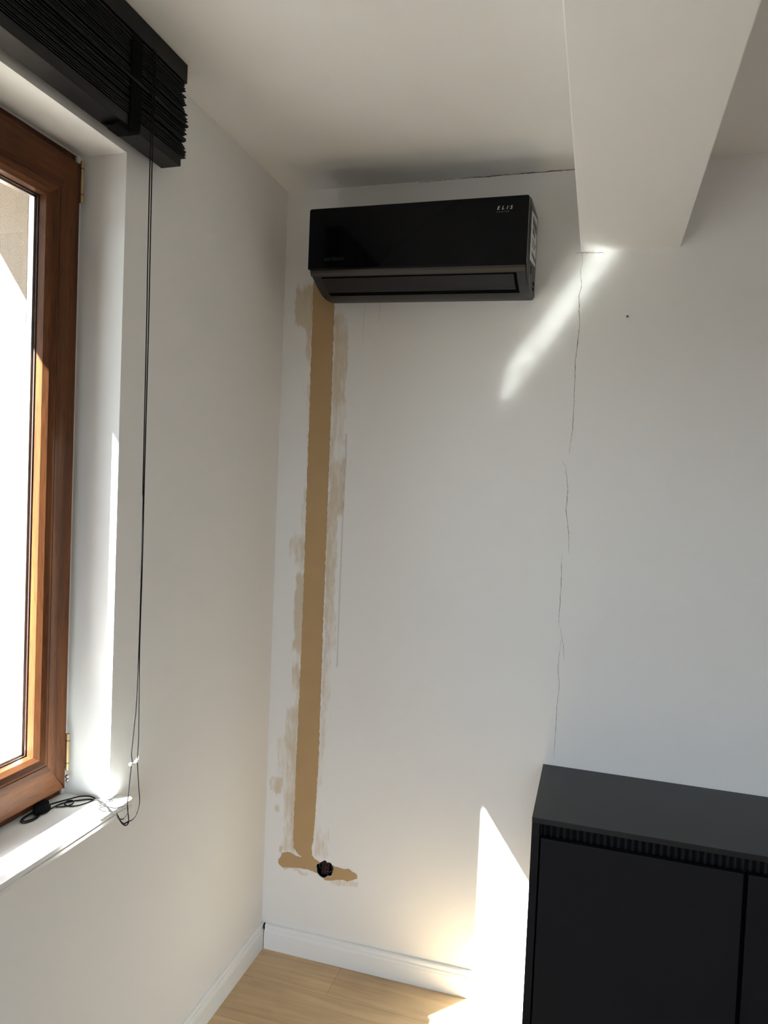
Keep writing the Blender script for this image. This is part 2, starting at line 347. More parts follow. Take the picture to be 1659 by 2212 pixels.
SL = bm.verts.layers.float.new('smear'); GL = bm.verts.layers.float.new('graphite')
gx0, gx1, gz0, gz1, st = 0.0, 0.36, 0.24, 2.36, 0.0025
nx, nz = int(round((gx1 - gx0) / st)), int(round((gz1 - gz0) / st))
hc = (0.2265, 0.3155)
HP = [(math.atan2(z - hc[1], x - hc[0]), math.hypot(x - hc[0], z - hc[1])) for x, z in HOLE]; HP.sort()
def hole_r(a):
    for i in range(len(HP)):
        a0, r0 = HP[i]; a1, r1 = HP[(i + 1) % len(HP)]
        if i == len(HP) - 1: a1 += 2 * math.pi
        aa = a if a >= a0 else a + 2 * math.pi
        if a0 <= aa <= a1: return r0 + (r1 - r0) * (aa - a0) / max(1e-6, a1 - a0)
    return HP[0][1]
grid = {}
for i in range(nx + 1):
    for j in range(nz + 1):
        x, z = gx0 + i * st, gz0 + j * st
        dx, dz = x - hc[0], z - hc[1]; r = math.hypot(dx, dz)
        if r < 0.05:
            hr = hole_r(math.atan2(dz, dx))
            if r < hr - st * 0.75: grid[i, j] = None; continue
            if abs(r - hr) <= st * 0.75: x, z = hc[0] + dx / r * hr, hc[1] + dz / r * hr
        v = bm.verts.new((x, 0, z)); grid[i, j] = v
        v[SL] = smear_at(x, z)
        g = 0.0
        if 0.225 < x < 0.26 and 1.0 < z < 1.8:
            g = max(0, 1 - seg_d((x, z), PENCIL) / 0.0036) * 0.95
        for s in SCUFF[:2]:
            if z > 2.05: g = max(g, 0.35 * max(0, 1 - seg_d((x, z), s) / 0.003))
        v[GL] = g
for i in range(nx):
    for j in range(nz):
        q = [grid[i, j], grid[i + 1, j], grid[i + 1, j + 1], grid[i, j + 1]]
        q = [v for v in q if v is not None]
        if len(q) >= 3:
            try: bm.faces.new(q)
            except ValueError: pass
rim = [e for e in bm.edges if e.is_boundary and (e.verts[0].co - Vector((hc[0], 0, hc[1]))).length < 0.05]
ex = bmesh.ops.extrude_edge_only(bm, edges=rim)
for v in [g for g in ex['geom'] if isinstance(g, bmesh.types.BMVert)]: v.co.y = 0.0035
def quad(x0, x1, z0, z1):
    bm.faces.new([bm.verts.new(p) for p in ((x0, 0, z0), (x1, 0, z0), (x1, 0, z1), (x0, 0, z1))])
quad(gx0, gx1, 0, gz0); quad(gx0, gx1, gz1, H); quad(gx1, XR, 0, H)
# solid body of the wall behind its face
for (x0, x1, z0, z1) in ((0, XR, 0, 0.2), (0, 0.15, 0.2, 0.42), (0.30, XR, 0.2, 0.42), (0, XR, 0.42, H)):
    box(bm, x0, x1, 0.0125, 0.25, z0, z1)
wall_back = struct('wall_back', bm, M['wall_back'])
# cracks in the paint of the back wall
CR = [[(0.452, 2.5965), (0.501, 2.5975), (0.547, 2.5985), (0.589, 2.5978)], [(0.581, 2.5975), (0.634, 2.5985), (0.679, 2.597), (0.712, 2.5985), (0.746, 2.5978), (0.789, 2.5985), (0.828, 2.5975), (0.871, 2.5985), (0.903, 2.5975), (0.963, 2.5985)],
 [(0.97, 2.349), (0.972, 2.316), (0.967, 2.3), (0.973, 2.247), (0.966, 2.22), (0.973, 2.137), (0.966, 2.026), (0.968, 1.915), (0.968, 1.831), (0.962, 1.747)],
 [(0.94, 1.729), (0.954, 1.704), (0.964, 1.634), (0.961, 1.578), (0.972, 1.508), (0.976, 1.445)],
 [(0.955, 1.436), (0.958, 1.351), (0.957, 1.251), (0.957, 1.216)], [(0.962, 1.216), (0.971, 1.174), (0.979, 1.118)],
 [(0.966, 1.181), (0.961, 1.094), (0.968, 1.038), (0.964, 0.965), (0.963, 0.806)],
 [(0.948, 2.3495), (0.97, 2.349), (1.013, 2.3465), (1.026, 2.347), (1.034, 2.3425)]]
CW = [0.0006, 0.0013, 0.0007, 0.0006, 0.00055, 0.0004, 0.00045, 0.0006]
for pts, wd in zip(CR, CW):
    fine = []
    for (a, b), (c, d) in zip(pts, pts[1:]):
        n = max(2, int(math.hypot(c - a, d - b) / 0.007))
        for k in range(n):
            t = k / n; fine.append((a + (c - a) * t + random.uniform(-1, 1) * 0.0009, b + (d - b) * t + random.uniform(-1, 1) * 0.0009))
    fine.append(pts[-1]); bmc = bmesh.new(); prev = None
    vert = abs(pts[0][1] - pts[-1][1]) > abs(pts[0][0] - pts[-1][0])
    for i, (x, z) in enumerate(fine):
        w_ = wd * random.uniform(0.5, 1.3) * min(1, 0.3 + 4 * min(i, len(fine) - 1 - i) / len(fine)); z = min(z, H - w_ - 0.0002)
        o_ = (w_, 0) if vert else (0, w_)
        ring = [bmc.verts.new((x - o_[0], -0.0004, z - o_[1])), bmc.verts.new((x + o_[0], -0.0004, z + o_[1])), bmc.verts.new((x + o_[0], 0.0004, z + o_[1])), bmc.verts.new((x - o_[0], 0.0004, z - o_[1]))]
        if prev:
            for q in range(4): bmc.faces.new((prev[q], prev[(q + 1) % 4], ring[(q + 1) % 4], ring[q]))
        prev = ring
    bmesh.ops.recalc_face_normals(bmc, faces=bmc.faces)
    obj('crack', bmc, M['crack'], wall_back)

# baseboards with an ogee top
PROF = [(0, 0), (0.0150, 0), (0.0150, 0.0575), (0.0138, 0.0590), (0.0138, 0.0600), (0.0128, 0.0640), (0.0112, 0.0672), (0.0090, 0.0688), (0.0090, 0.0712), (0.0104, 0.0735), (0.0104, 0.0775), (0.0085, 0.0820), (0.0055, 0.0845), (0, 0.0850)]
bm = bmesh.new(); prism(bm, PROF, lambda a, b, t: (a, (-0.0005 - 0.0) if t else YB, b)); struct('baseboard_left', bm, M['trim'])
bm = bmesh.new(); prism(bm, PROF, lambda a, b, t: (0.93 if t else 0.0168, -a, b)); bb = struct('baseboard_back', bm, M['trim'])
obj('corner_gap_shade', BX(0.01505, 0.01675, -0.0146, -0.0005, 0.0005, 0.0600), M['gap_shade'], bb)  # dark filler pieces, painted shade for the joint between the boards
obj('corner_gap_shade', BX(0.0112, 0.0165, -0.0095, -0.0005, 0.0600, 0.0830), M['gap_shade'], bb)

# ------------------------------------------------------------------ window_1
def make_window(name, w, full):
    y0, y1 = w[0], w[1]; z0, z1 = 0.869, w[3]; ym = (y0 + y1) / 2
    root = empty(name, (-0.125, ym, z0), kind='structure')
    def part(nm, bm, m, par=root, **k):
        o = obj(nm, bm, m, par, **k); o.matrix_parent_inverse = Matrix.Translation((0.125, -ym, -z0)) if par is root else Matrix.Identity(4); return o
    fw = 0.052
    for (a, b) in ((y0, y0 + fw), (y1 - fw, y1 - 0.0005)): part('frame_stile', BX(-0.172, -0.125, a, b, z0, z1 - 0.0005, bevel=0.002), M['wood_z'])
    for (a, b) in ((z0 + 0.0002, z0 + fw), (z1 - fw, z1 - 0.0005)): part('frame_rail', BX(-0.1715, -0.1252, y0 + fw, y1 - fw, a, b, bevel=0.002), M['wood_y'])
    part('caulk_line', BX(-0.1249, -0.1200, y1 - 0.0150, y1 - 0.0003, z0 + 0.001, z1 - 0.001), M['caulk'])
    part('caulk_line', BX(-0.1249, -0.1215, y0, y1 - 0.004, z1 - 0.0035, z1 - 0.0003), M['caulk'])
    # sash cross-section: u from outer edge to the opening, x depth
    sec = [(0, -0.1245), (0, -0.103), (0.003, -0.100), (0.0735, -0.100), (0.0745, -0.1020), (0.0755, -0.100), (0.080, -0.1005), (0.090, -0.107), (0.0985, -0.117), (0.0995, -0.1345), (0.0995, -0.163), (0.086, -0.166), (0.05, -0.166), (0.05, -0.1245)]
    KS = 0.017
    sec_side = [(0 if u < KS else u - KS, x) for u, x in sec]
    def sash(a0, a1):
        b0, b1 = 0.893, 2.322
        mid = 0
        def bar(side):
            bm = bmesh.new(); k = KS      # the stiles are a little narrower than the rails
            def fn(u, x, t):
                if side == 'L': return (x, a0 + u, (b1 - (u + k if u > 0 else 0)) if t else (b0 + (u + k if u > 0 else 0)))
                if side == 'R': return (x, a1 - u, (b1 - (u + k if u > 0 else 0)) if t else (b0 + (u + k if u > 0 else 0)))
                w = 0 if u < k else u - k
                if side == 'B': return (x, (a1 - w) if t else (a0 + w), b0 + u)
                return (x, (a1 - w) if t else (a0 + w), b1 - u)
            return prism(bm, sec_side if side in 'LR' else sec, fn)
        part('sash_stile', bar('L'), M['wood_z']); part('sash_stile', bar('R'), M['wood_z'])
        part('sash_rail', bar('B'), M['wood_y']); part('sash_rail', bar('T'), M['wood_y'])
        g0, g1, h0, h1 = a0 + 0.0995 - KS, a1 - 0.0995 + KS, b0 + 0.0995, b1 - 0.0995
        bm = bmesh.new(); box(bm, -0.1412, -0.1380, g0 - 0.006, g1 + 0.006, h0 - 0.006, h1 + 0.006); part('glass_pane', bm, M['glass'])
        bm = bmesh.new(); box(bm, -0.1600, -0.1568, g0 - 0.006, g1 + 0.006, h0 - 0.006, h1 + 0.006); part('glass_pane', bm, M['glass'])
        bm = bmesh.new(); s = 0.006
        for q in ((g0, g0 + s, h0, h1), (g1 - s, g1, h0, h1), (g0, g1, h0, h0 + s), (g0, g1, h1 - s, h1)):
            box(bm, -0.1560, -0.1420, *q)
        part('glass_spacer', bm, M['spacer'])
        bm = bmesh.new(); s = 0.0025
        for q in ((g0, g0 + s, h0, h1), (g1 - s, g1, h0, h1), (g0, g1, h0, h0 + s), (g0, g1, h1 - s, h1)):
            box(bm, -0.1379, -0.1350, *q)
        part('glazing_seal', bm, M['seal'])
    sash(ym + 0.003, y1 - 0.029); sash(y0 + 0.012, ym - 0.003)
    if full:
        for (za, zb) in ((2.236, 2.328), (0.935, 1.020)):
            yk = y1 - 0.0235; L = zb - za
            bm = bmesh.new(); cyl(bm, (-0.0985, yk, za), (-0.0985, yk, zb), 0.0042, 16)
            h = part('hinge', bm, M['brass'], smooth=True, auto=40)
            for c in (0.2, 0.82):
                bm = bmesh.new(); cyl(bm, (-0.0985, yk, za + L * c - 0.0008), (-0.0985, yk, za + L * c + 0.0008), 0.0045, 16)
                o = obj('hinge_ring', bm, M['seal'], h)
            bm = bmesh.new(); box(bm, -0.125, -0.0985, yk + 0.002, yk + 0.0055, za + 0.002, zb - 0.002)
            obj('hinge_leaf', bm, M['screw'], h)
        bm = bmesh.new(); ball(bm, (-0.0985, y1 - 0.0225, 0.919), 0.0050); ball(bm, (-0.0985, y1 - 0.0225, 0.910), 0.0040)
        part('hinge_pin', bm, M['steel'], smooth=True)
    # sill board with a lip and horns that run past the reveal
    bm = bmesh.new(); box(bm, -0.125, 0.0006, y0 + 0.0006, y1 - 0.0006, 0.8470, 0.869)
    hy0, hy1 = y0 - 0.035, y1 + 0.036
    fx = 0.043
    pl = [(0.0006, hy0), (fx - 0.008, hy0), (fx, hy0 + 0.008), (fx, hy1 - 0.012), (fx - 0.003, hy1 - 0.004), (fx - 0.010, hy1), (0.0006, hy1)]
    prism(bm, pl, lambda a, b, t: (a, b, 0.869 if t else 0.8590))
    pl2 = [(min(a, fx - 0.0035), min(max(b, hy0 + 0.003), hy1 - 0.003)) for a, b in pl]
    prism(bm, pl2, lambda a, b, t: (a, b, 0.8590 if t else 0.8545))
    pl3 = [(min(a, fx - 0.0010), min(max(b, hy0 + 0.002), hy1 - 0.002)) for a, b in pl]
    prism(bm, pl3, lambda a, b, t: (a, b, 0.8545 if t else 0.8470))
    part('window_sill', bm, M['sill'])
    return root
make_window('window_1', W1, True)

# ------------------------------------------------------------------ brown plaster strip and socket box
FOOT = [(0.107, 0.432), (0.107, 0.397), (0.111, 0.367), (0.125, 0.351), (0.142, 0.341), (0.124, 0.3395), (0.105, 0.347), (0.086, 0.349), (0.069, 0.341), (0.056, 0.318), (0.055, 0.302), (0.071, 0.293), (0.102, 0.296), (0.134, 0.302), (0.153, 0.301), (0.171, 0.303), (0.189, 0.299), (0.2005, 0.2965), (0.198, 0.309), (0.195, 0.321), (0.2, 0.328), (0.206, 0.331), (0.2085, 0.334)]
FOOTR = [(0.192, 0.342), (0.178, 0.354), (0.176, 0.375), (0.181, 0.411), (0.183, 0.446)]
TAIL = [(0.253, 0.3335), (0.269, 0.331), (0.296, 0.329), (0.314, 0.332), (0.327, 0.325), (0.342, 0.32), (0.344, 0.305), (0.324, 0.297), (0.311, 0.289), (0.289, 0.292), (0.262, 0.284), (0.236, 0.278), (0.222, 0.2825), (0.231, 0.287), (0.237, 0.293), (0.249, 0.294), (0.255, 0.304), (0.256, 0.315), (0.26, 0.322)]
def ragged(pts, amp, step=0.004):
    out = []
    for (a, b), (c, d) in zip(pts, pts[1:] + pts[:1]):
        L = math.hypot(c - a, d - b); n = max(1, int(L / step))
        for k in range(n):
            t = k / n; x, z = a + (c - a) * t, b + (d - b) * t
            j = noise.noise(Vector((x * 60, z * 60, 0))) * 1.1 + noise.noise(Vector((x * 260, z * 260, 5))) * 0.9
            nx_, nz_ = -(d - b) / L, (c - a) / L
            out.append((x + nx_ * j * amp, z + nz_ * j * amp))
    return out
def interp(tab, z):
    for (z0, x0), (z1, x1) in zip(tab, tab[1:]):
        if z0 >= z >= z1: return x0 + (x1 - x0) * (z0 - z) / (z0 - z1)
    return tab[-1][1]
LT = [(2.30, 0.104), (2.24, 0.105), (1.848, 0.107), (1.22, 0.111), (0.661, 0.108), (0.432, 0.107)]
RT = [(2.30, 0.180), (2.228, 0.182), (1.849, 0.185), (1.227, 0.186), (0.673, 0.189), (0.446, 0.183)]
left = []; right = []; z = 2.30
left = [(interp(LT, 2.30 - i * 0.1), 2.30 - i * 0.1) for i in range(19)]
right = [(interp(RT, 0.48 + i * 0.1), 0.48 + i * 0.1) for i in range(19)]
poly = ragged(left + FOOT + FOOTR + right, 0.0021, 0.003)
bm = bmesh.new()
prism(bm, poly, lambda a, b, t: (a, -0.0014 if t else -0.0002, b))
prism(bm, ragged(TAIL, 0.0018, 0.003), lambda a, b, t: (a, -0.0014 if t else -0.0002, b))
bmesh.ops.triangulate(bm, faces=[f for f in bm.faces if len(f.verts) > 4])
pl = obj('plaster_strip', bm, M['plaster'])
tag(pl, label='long brown strip of raw filler plaster on the white wall below the air conditioner', category='plaster')
jb = empty('junction_box', (hc[0], 0.013, hc[1]), label='small round black socket box with dark red terminals sunk in the wall above the baseboard', category='socket box')
inv = Matrix.Translation((-hc[0], -0.013, -hc[1]))
bm = bmesh.new(); n = 40
rings = []
for (rad, y) in ((0.0385, 0.0038), (0.0385, 0.056), (0.0365, 0.054), (0.0365, 0.0038)):
    rings.append([bm.verts.new((hc[0] + math.cos(2 * math.pi * i / n) * rad, y, hc[1] + math.sin(2 * math.pi * i / n) * rad)) for i in range(n)])
for A, B in zip(rings, rings[1:] + rings[:1]):
    if A is rings[1]: continue
    for i in range(n): bm.faces.new((A[i], A[(i + 1) % n], B[(i + 1) % n], B[i]))
bm.faces.new(rings[1]); bm.faces.new(rings[2])
bmesh.ops.recalc_face_normals(bm, faces=bm.faces)
o = obj('box_shell', bm, M['box'], jb); o.matrix_parent_inverse = inv
for k in range(3):
    zc = 0.3235 - k * 0.0155; xc = 0.2235 + k * -0.0012
    bm = bmesh.new(); box(bm, xc - 0.0135, xc + 0.0135, 0.018, 0.034, zc - 0.0068, zc + 0.0068, bevel=0.0015)
    for s in (-1, 1):
        cyl(bm, (xc + s * 0.0062, 0.0182, zc - 0.0005), (xc + s * 0.0062, 0.0155, zc - 0.0005), 0.0044, 14, 0.0038)
    t = obj('terminal_block', bm, M['terminal'], jb); t.matrix_parent_inverse = inv
    for s in (-1, 1):
        bm = bmesh.new(); cyl(bm, (xc + s * 0.0062, 0.0156, zc - 0.0005), (xc + s * 0.0062, 0.0148, zc - 0.0005), 0.0018, 10)
        obj('terminal_hole_shade', bm, M['gap_shade'], t)  # dark disc as the painted shade of a terminal opening
for pts in ([(0.233, 0.035, 0.318), (0.243, 0.018, 0.320), (0.249, 0.016, 0.308), (0.244, 0.018, 0.300), (0.232, 0.016, 0.3005), (0.222, 0.03, 0.303)],
            [(0.235, 0.04, 0.33), (0.246, 0.02, 0.326), (0.251, 0.018, 0.315), (0.246, 0.02, 0.303), (0.236, 0.022, 0.296)],
            [(0.205, 0.04, 0.326), (0.201, 0.02, 0.318), (0.203, 0.018, 0.306), (0.212, 0.03, 0.298)]):
    bm = bmesh.new(); tube(bm, pts, 0.0009, 6, 6); o = obj('wire', bm, M['wire'], jb, smooth=True); o.matrix_parent_inverse = inv

bm = bmesh.new(); cyl(bm, (1.107, 0.0, 2.154), (1.108, -0.010, 2.1535), 0.0016, 10); cyl(bm, (1.108, -0.010, 2.1535), (1.1082, -0.0115, 2.1534), 0.0034, 12, 0.0030)
tag(obj('screw', bm, M['screw'], smooth=True, auto=40), label='tiny metal screw sticking out of the bare white wall under the ceiling beam', category='screw')

# ------------------------------------------------------------------ air conditioner
ACX0, ACX1 = 0.168, 0.834
ac = empty('air_conditioner', ((ACX0 + ACX1) / 2, 0, 2.23), label='black wall mounted split air conditioner with glossy front high on the white wall', category='air conditioner')
aci = Matrix.Translation((-(ACX0 + ACX1) / 2, 0, -2.23))
def acp(nm, bm, m, par=ac, **k):
    o = obj(nm, bm, m, par, **k)
    if par is ac: o.matrix_parent_inverse = aci
    return o
def ac_fn(t, y, z):
    """t 0..1 along the unit; the right end sits a little lower, as hung"""
    drop = 0.004 + 0.008 * max(0, min(1, (2.45 - z) / 0.2))
    return (ACX0 + (ACX1 - ACX0) * t - (0.0045 * max(0, -y) / 0.2 if t > 0.5 else -0.002 * max(0, -y) / 0.2), y, z - drop * t)
BODY = [(-0.0005, 2.472), (-0.150, 2.470), (-0.180, 2.462), (-0.190, 2.452), (-0.1905, 2.275), (-0.189, 2.2685), (-0.178, 2.259), (-0.170, 2.2555), (-0.138, 2.2400), (-0.112, 2.2305), (-0.085, 2.2235), (-0.055, 2.2195), (-0.030, 2.2205), (-0.0005, 2.2235)]
bm = bmesh.new()
ts = [0, 0.0035, 0.012] + [0.988, 0.9965, 1]
ins = [0.010, 0.003, 0, 0, 0.003, 0.010]
prev = None; cyc, czc = -0.09, 2.345
for t, q in zip(ts, ins):
    ring = []
    for (y, z) in BODY:
        yy = min(y + q, -0.0005) if y < -0.03 else y
        zz = z - q if z > 2.4 else (z + q if z < 2.3 else z)
        ring.append(bm.verts.new(ac_fn(t, yy, zz)))
    if prev:
        for i in range(len(BODY)): bm.faces.new((prev[i], prev[(i + 1) % len(BODY)], ring[(i + 1) % len(BODY)], ring[i]))
    else: first = ring
    prev = ring
bm.faces.new(first[::-1]); bm.faces.new(prev); bmesh.ops.recalc_face_normals(bm, faces=bm.faces)
acp('body', bm, M['black_plastic'], smooth=True, auto=32)
# glossy front panel with rounded corners
def panel_outline(t0, t1, za, zb, r=0.006, rt=0.009):
    w = ACX1 - ACX0; pts = []
    for (cx, cz, a0, rr) in ((t1 * w - r, zb - r, 0, r), (t0 * w + r, zb - r, 90, r), (t0 * w + 0.002, za + 0.002, 180, 0.002), (t1 * w - 0.002, za + 0.002, 270, 0.002)):
        for k in range(6):
            a = math.radians(a0 + 18 * k); pts.append(((cx + rr * math.cos(a)) / w, cz + rr * math.sin(a)))
    return pts
bm = bmesh.new()
A = panel_outline(0.0005, 0.9965, 2.2755, 2.4545)
fr = [bm.verts.new(ac_fn(t, -0.2045, z)) for t, z in A]
cx_, cz_ = 0.5, 2.365
md = [bm.verts.new(ac_fn(t + (0.002 if t < 0.5 else -0.002) * -1 * 0.6, -0.2025, z + (0.0012 if z > cz_ else -0.0008))) for t, z in A]
bk = [bm.verts.new(ac_fn(t + (0.002 if t < 0.5 else -0.002) * -1 * 0.6, -0.1908, z + (0.0012 if z > cz_ else -0.0008))) for t, z in A]
n = len(A)
for P_, Q_ in ((fr, md), (md, bk)):
    for i in range(n): bm.faces.new((P_[i], P_[(i + 1) % n], Q_[(i + 1) % n], Q_[i]))
bm.faces.new(fr); bm.faces.new(bk[::-1]); bmesh.ops.recalc_face_normals(bm, faces=bm.faces)
acp('front_panel', bm, M['black_gloss'])
def slab(t0, t1, prof, th=0.002):
    """a skin following body profile points (y,z), offset outwards"""
    bm = bmesh.new()
    out = []
    for i, (y, z) in enumerate(prof):
        a = prof[max(0, i - 1)]; b = prof[min(len(prof) - 1, i + 1)]
        dy, dz = b[0] - a[0], b[1] - a[1]; L = math.hypot(dy, dz); out.append((y + dz / L * th, z - dy / L * th))
    pts = prof + out[::-1]
    return prism(bm, pts, lambda a, b, t: ac_fn(t1 if t else t0, a, b))
# graphite strip beneath the panel
acp('lower_strip', slab(0.004, 0.990, [(-0.1905, 2.2742), (-0.189, 2.2680), (-0.1800, 2.2600)], 0.0012), M['metal_strip'])
# outlet: near-black skin painted as recess shade, then the vane in front of it
acp('outlet_shade', slab(0.0508, 0.952, [(-0.176, 2.2580), (-0.138, 2.2395), (-0.108, 2.2288), (-0.0890, 2.2243)], 0.0008), M['gap_shade'])
acp('vane', slab(0.0535, 0.9400, [(-0.1735, 2.2570), (-0.155, 2.2478), (-0.138, 2.2393), (-0.1190, 2.2322), (-0.1130, 2.2304)], 0.0035), M['vane'], smooth=True, auto=30)
# seam in the side cover, sticker, vents on the right end as plates of painted shade
def side(nm, yz, m, dx=0.0006, par=ac, th=0.0006):
    bm = bmesh.new()
    def fn(a, b, t):
        p = ac_fn(1, a, b); return (p[0] + dx + (th if t else 0) - 0.0004, p[1], p[2])
    prism(bm, yz, fn); return acp(nm, bm, m, par)
side('side_seam', [(-0.166, 2.440), (-0.1675, 2.440), (-0.1675, 2.262), (-0.161, 2.250), (-0.1565, 2.247), (-0.156, 2.2485), (-0.160, 2.2515), (-0.166, 2.263)], M['gap_shade'])
stk = side('rating_sticker', [(-0.150, 2.432), (-0.020, 2.452), (-0.020, 2.315), (-0.150, 2.300)], M['sticker'])
for (ya, yb, za, zb) in ((-0.120, -0.030, 2.405, 2.428), (-0.118, -0.062, 2.382, 2.399), (-0.12, -0.03, 2.366, 2.370), (-0.12, -0.05, 2.356, 2.360), (-0.12, -0.07, 2.346, 2.350), (-0.115, -0.03, 2.322, 2.334)):
    side('sticker_print', [(ya, za), (yb, za), (yb, zb), (ya, zb)], M['sticker_print'], dx=0.0012, par=stk, th=0.0004)
side('side_slot_shade', [(-0.120, 2.292), (-0.108, 2.292), (-0.108, 2.270), (-0.120, 2.270)], M['gap_shade'])
side('side_slot_shade', [(-0.060, 2.262), (-0.030, 2.268), (-0.026, 2.260), (-0.056, 2.254)], M['gap_shade'])
side('side_slot_shade', [(-0.060, 2.247), (-0.034, 2.252), (-0.030, 2.244), (-0.056, 2.239)], M['gap_shade'])
# lettering printed on the front
def text_mesh(s, size, m, t, z, nm, shear=0.0, spacing=1.0, parent=ac):
    c = bpy.data.curves.new('print', 'FONT'); c.body = s; c.size = size; c.shear = shear; c.space_character = spacing; c.extrude = 0.0002
    to = bpy.data.objects.new('print', c); COL.objects.link(to)
    dg = bpy.context.evaluated_depsgraph_get(); me = bpy.data.meshes.new_from_object(to.evaluated_get(dg))
    bpy.data.objects.remove(to); me.materials.clear(); me.materials.append(m)
    p = ac_fn(t, -0.2048, z); sl = -0.006 / (ACX1 - ACX0)
    mw = Matrix.Translation(p) @ Matrix(((1, 0, 0, 0), (0, 0, -1, 0), (sl, 1, 0, 0), (0, 0, 0, 1)))
    me.transform(mw); o = bpy.data.objects.new(nm, me); COL.objects.link(o); o.parent = parent; o.matrix_parent_inverse = aci
    return o
text_mesh('ELIS', 0.0140, M['logo'], 0.864, 2.4200, 'logo', 0.28, 1.9)
text_mesh('SERIES', 0.0056, M['logo_faint'], 0.864, 2.4120, 'logo', 0.28, 2.3)
text_mesh('ROTENSO', 0.0125, M['logo_dim'], 0.078, 2.2985, 'logo', 0.25, 1.15)

# ------------------------------------------------------------------ venetian blind
BY0, BY1 = -2.32, -0.734
vb = empty('venetian_blind', (0.045, (BY0 + BY1) / 2, 2.6), label='black venetian blind drawn up into a tight stack above the window', category='window blind')
vbi = Matrix.Translation((-0.045, -(BY0 + BY1) / 2, -2.6))
def vp(nm, bm, m, par=vb, **k):
    o = obj(nm, bm, m, par, **k)
    if par is vb: o.matrix_parent_inverse = vbi
    return o
vp('head_rail', BX(0.012, 0.073, BY0, BY1, 2.556, 2.5995, bevel=0.001), M['rail'])
NS = 34
for i in range(NS):
    z = 2.5515 - i * (2.5515 - 2.3865) / (NS - 1) + random.uniform(-0.0005, 0.0005)
    yaw = random.gauss(0, 0.0018); tilt = random.gauss(0.0, 0.022); dy = random.gauss(0, 0.0035) + (0.012 * min(1, i / 14) - 0.012); dx = random.gauss(0, 0.0014)
    bm = bmesh.new()
    box(bm, -0.025, 0.025, -(BY1 - BY0) / 2 + 0.006, (BY1 - BY0) / 2 - 0.001, -0.00135, 0.00135, bevel=0.0006, seg=1)
    bm.transform(Matrix.Translation((0.046 + dx, (BY0 + BY1) / 2 + dy + 0.004, z)) @ Matrix.Rotation(yaw, 4, 'Z') @ Matrix.Rotation(tilt, 4, 'Y'))
    vp('slat', bm, M['slat'])
vp('bottom_rail', BX(0.017, 0.070, BY0 - 0.004, BY1 - 0.012, 2.359, 2.383, bevel=0.0012), M['rail'])
for yt in (-0.925, -2.13):
    bm = bmesh.new()
    pts = [(0.0725, 2.556), (0.0745, 2.50), (0.0735, 2.45), (0.0750, 2.40), (0.0730, 2.365), (0.0700, 2.3575), (0.0180, 2.3575), (0.0180, 2.3590), (0.0690, 2.3590), (0.0715, 2.366), (0.0732, 2.40), (0.0718, 2.45), (0.0728, 2.50), (0.0710, 2.556)]
    prism(bm, pts, lambda a, b, t: (a, yt - 0.018 if t == 0 else yt + 0.018, b)); vp('ladder_tape', bm, M['tape'])
    bm = bmesh.new()
    pts = [(0.070, 2.3572), (0.064, 2.3510), (0.052, 2.3480), (0.030, 2.3520), (0.024, 2.3560), (0.024, 2.3572), (0.034, 2.3540), (0.052, 2.3500), (0.062, 2.3530), (0.066, 2.3572)]
    prism(bm, pts, lambda a, b, t: (a, yt - 0.046 - 0.01 * a if t == 0 else yt - 0.005 + 0.3 * (a - 0.07), b)); vp('tape_fold', bm, M['tape'])
def cord(pts, r=0.0013, k=8):
    bm = bmesh.new(); tube(bm, pts, r, 8, k); return vp('pull_cord', bm, M['cord'], smooth=True)
cord([(0.0765, -0.872, 2.556), (0.0775, -0.874, 2.45), (0.077, -0.8755, 2.34), (0.077, -0.873, 2.1), (0.077, -0.8705, 1.962), (0.077, -0.8665, 1.583), (0.077, -0.865, 1.343), (0.077, -0.867, 1.132), (0.076, -0.872, 1.06), (0.077, -0.880, 1.004), (0.078, -0.879, 0.982), (0.078, -0.882, 0.968), (0.0775, -0.889, 0.905), (0.077, -0.8905, 0.886), (0.076, -0.884, 0.860), (0.074, -0.879, 0.845)])
cord([(0.0780, -0.866, 2.556), (0.0790, -0.868, 2.45), (0.0785, -0.870, 2.34), (0.079, -0.868, 2.1), (0.079, -0.866, 1.962), (0.078, -0.8635, 1.583), (0.078, -0.862, 1.447), (0.078, -0.863, 1.237), (0.078, -0.859, 1.10), (0.078, -0.8575, 1.023), (0.078, -0.860, 0.979), (0.078, -0.858, 0.965), (0.077, -0.850, 0.913), (0.077, -0.845, 0.880), (0.076, -0.847, 0.862), (0.076, -0.856, 0.849), (0.075, -0.868, 0.8435), (0.074, -0.878, 0.8445)])
# tails climbing back over the lip of the sill and lying on it to the frame
cord([(0.074, -0.878, 0.8445), (0.074, -0.884, 0.8395), (0.073, -0.893, 0.842), (0.070, -0.902, 0.853), (0.064, -0.905, 0.866), (0.056, -0.904, 0.8725), (0.040, -0.897, 0.8705), (0.022, -0.886, 0.8705), (0.004, -0.880, 0.871), (-0.012, -0.872, 0.872), (-0.030, -0.863, 0.873), (-0.048, -0.862, 0.875), (-0.066, -0.874, 0.876), (-0.082, -0.888, 0.873), (-0.095, -0.903, 0.8715), (-0.103, -0.922, 0.872), (-0.103, -0.938, 0.876)], 0.0016)
cord([(0.074, -0.879, 0.8450), (0.075, -0.889, 0.846), (0.074, -0.900, 0.849), (0.068, -0.907, 0.862), (0.060, -0.908, 0.8715), (0.044, -0.903, 0.8705), (0.030, -0.893, 0.8705), (0.015, -0.884, 0.873), (-0.003, -0.873, 0.8735), (-0.020, -0.866, 0.8715), (-0.040, -0.868, 0.8715), (-0.060, -0.882, 0.8715), (-0.074, -0.898, 0.872), (-0.084, -0.914, 0.872), (-0.086, -0.938, 0.8725), (-0.082, -0.955, 0.875)], 0.0016)
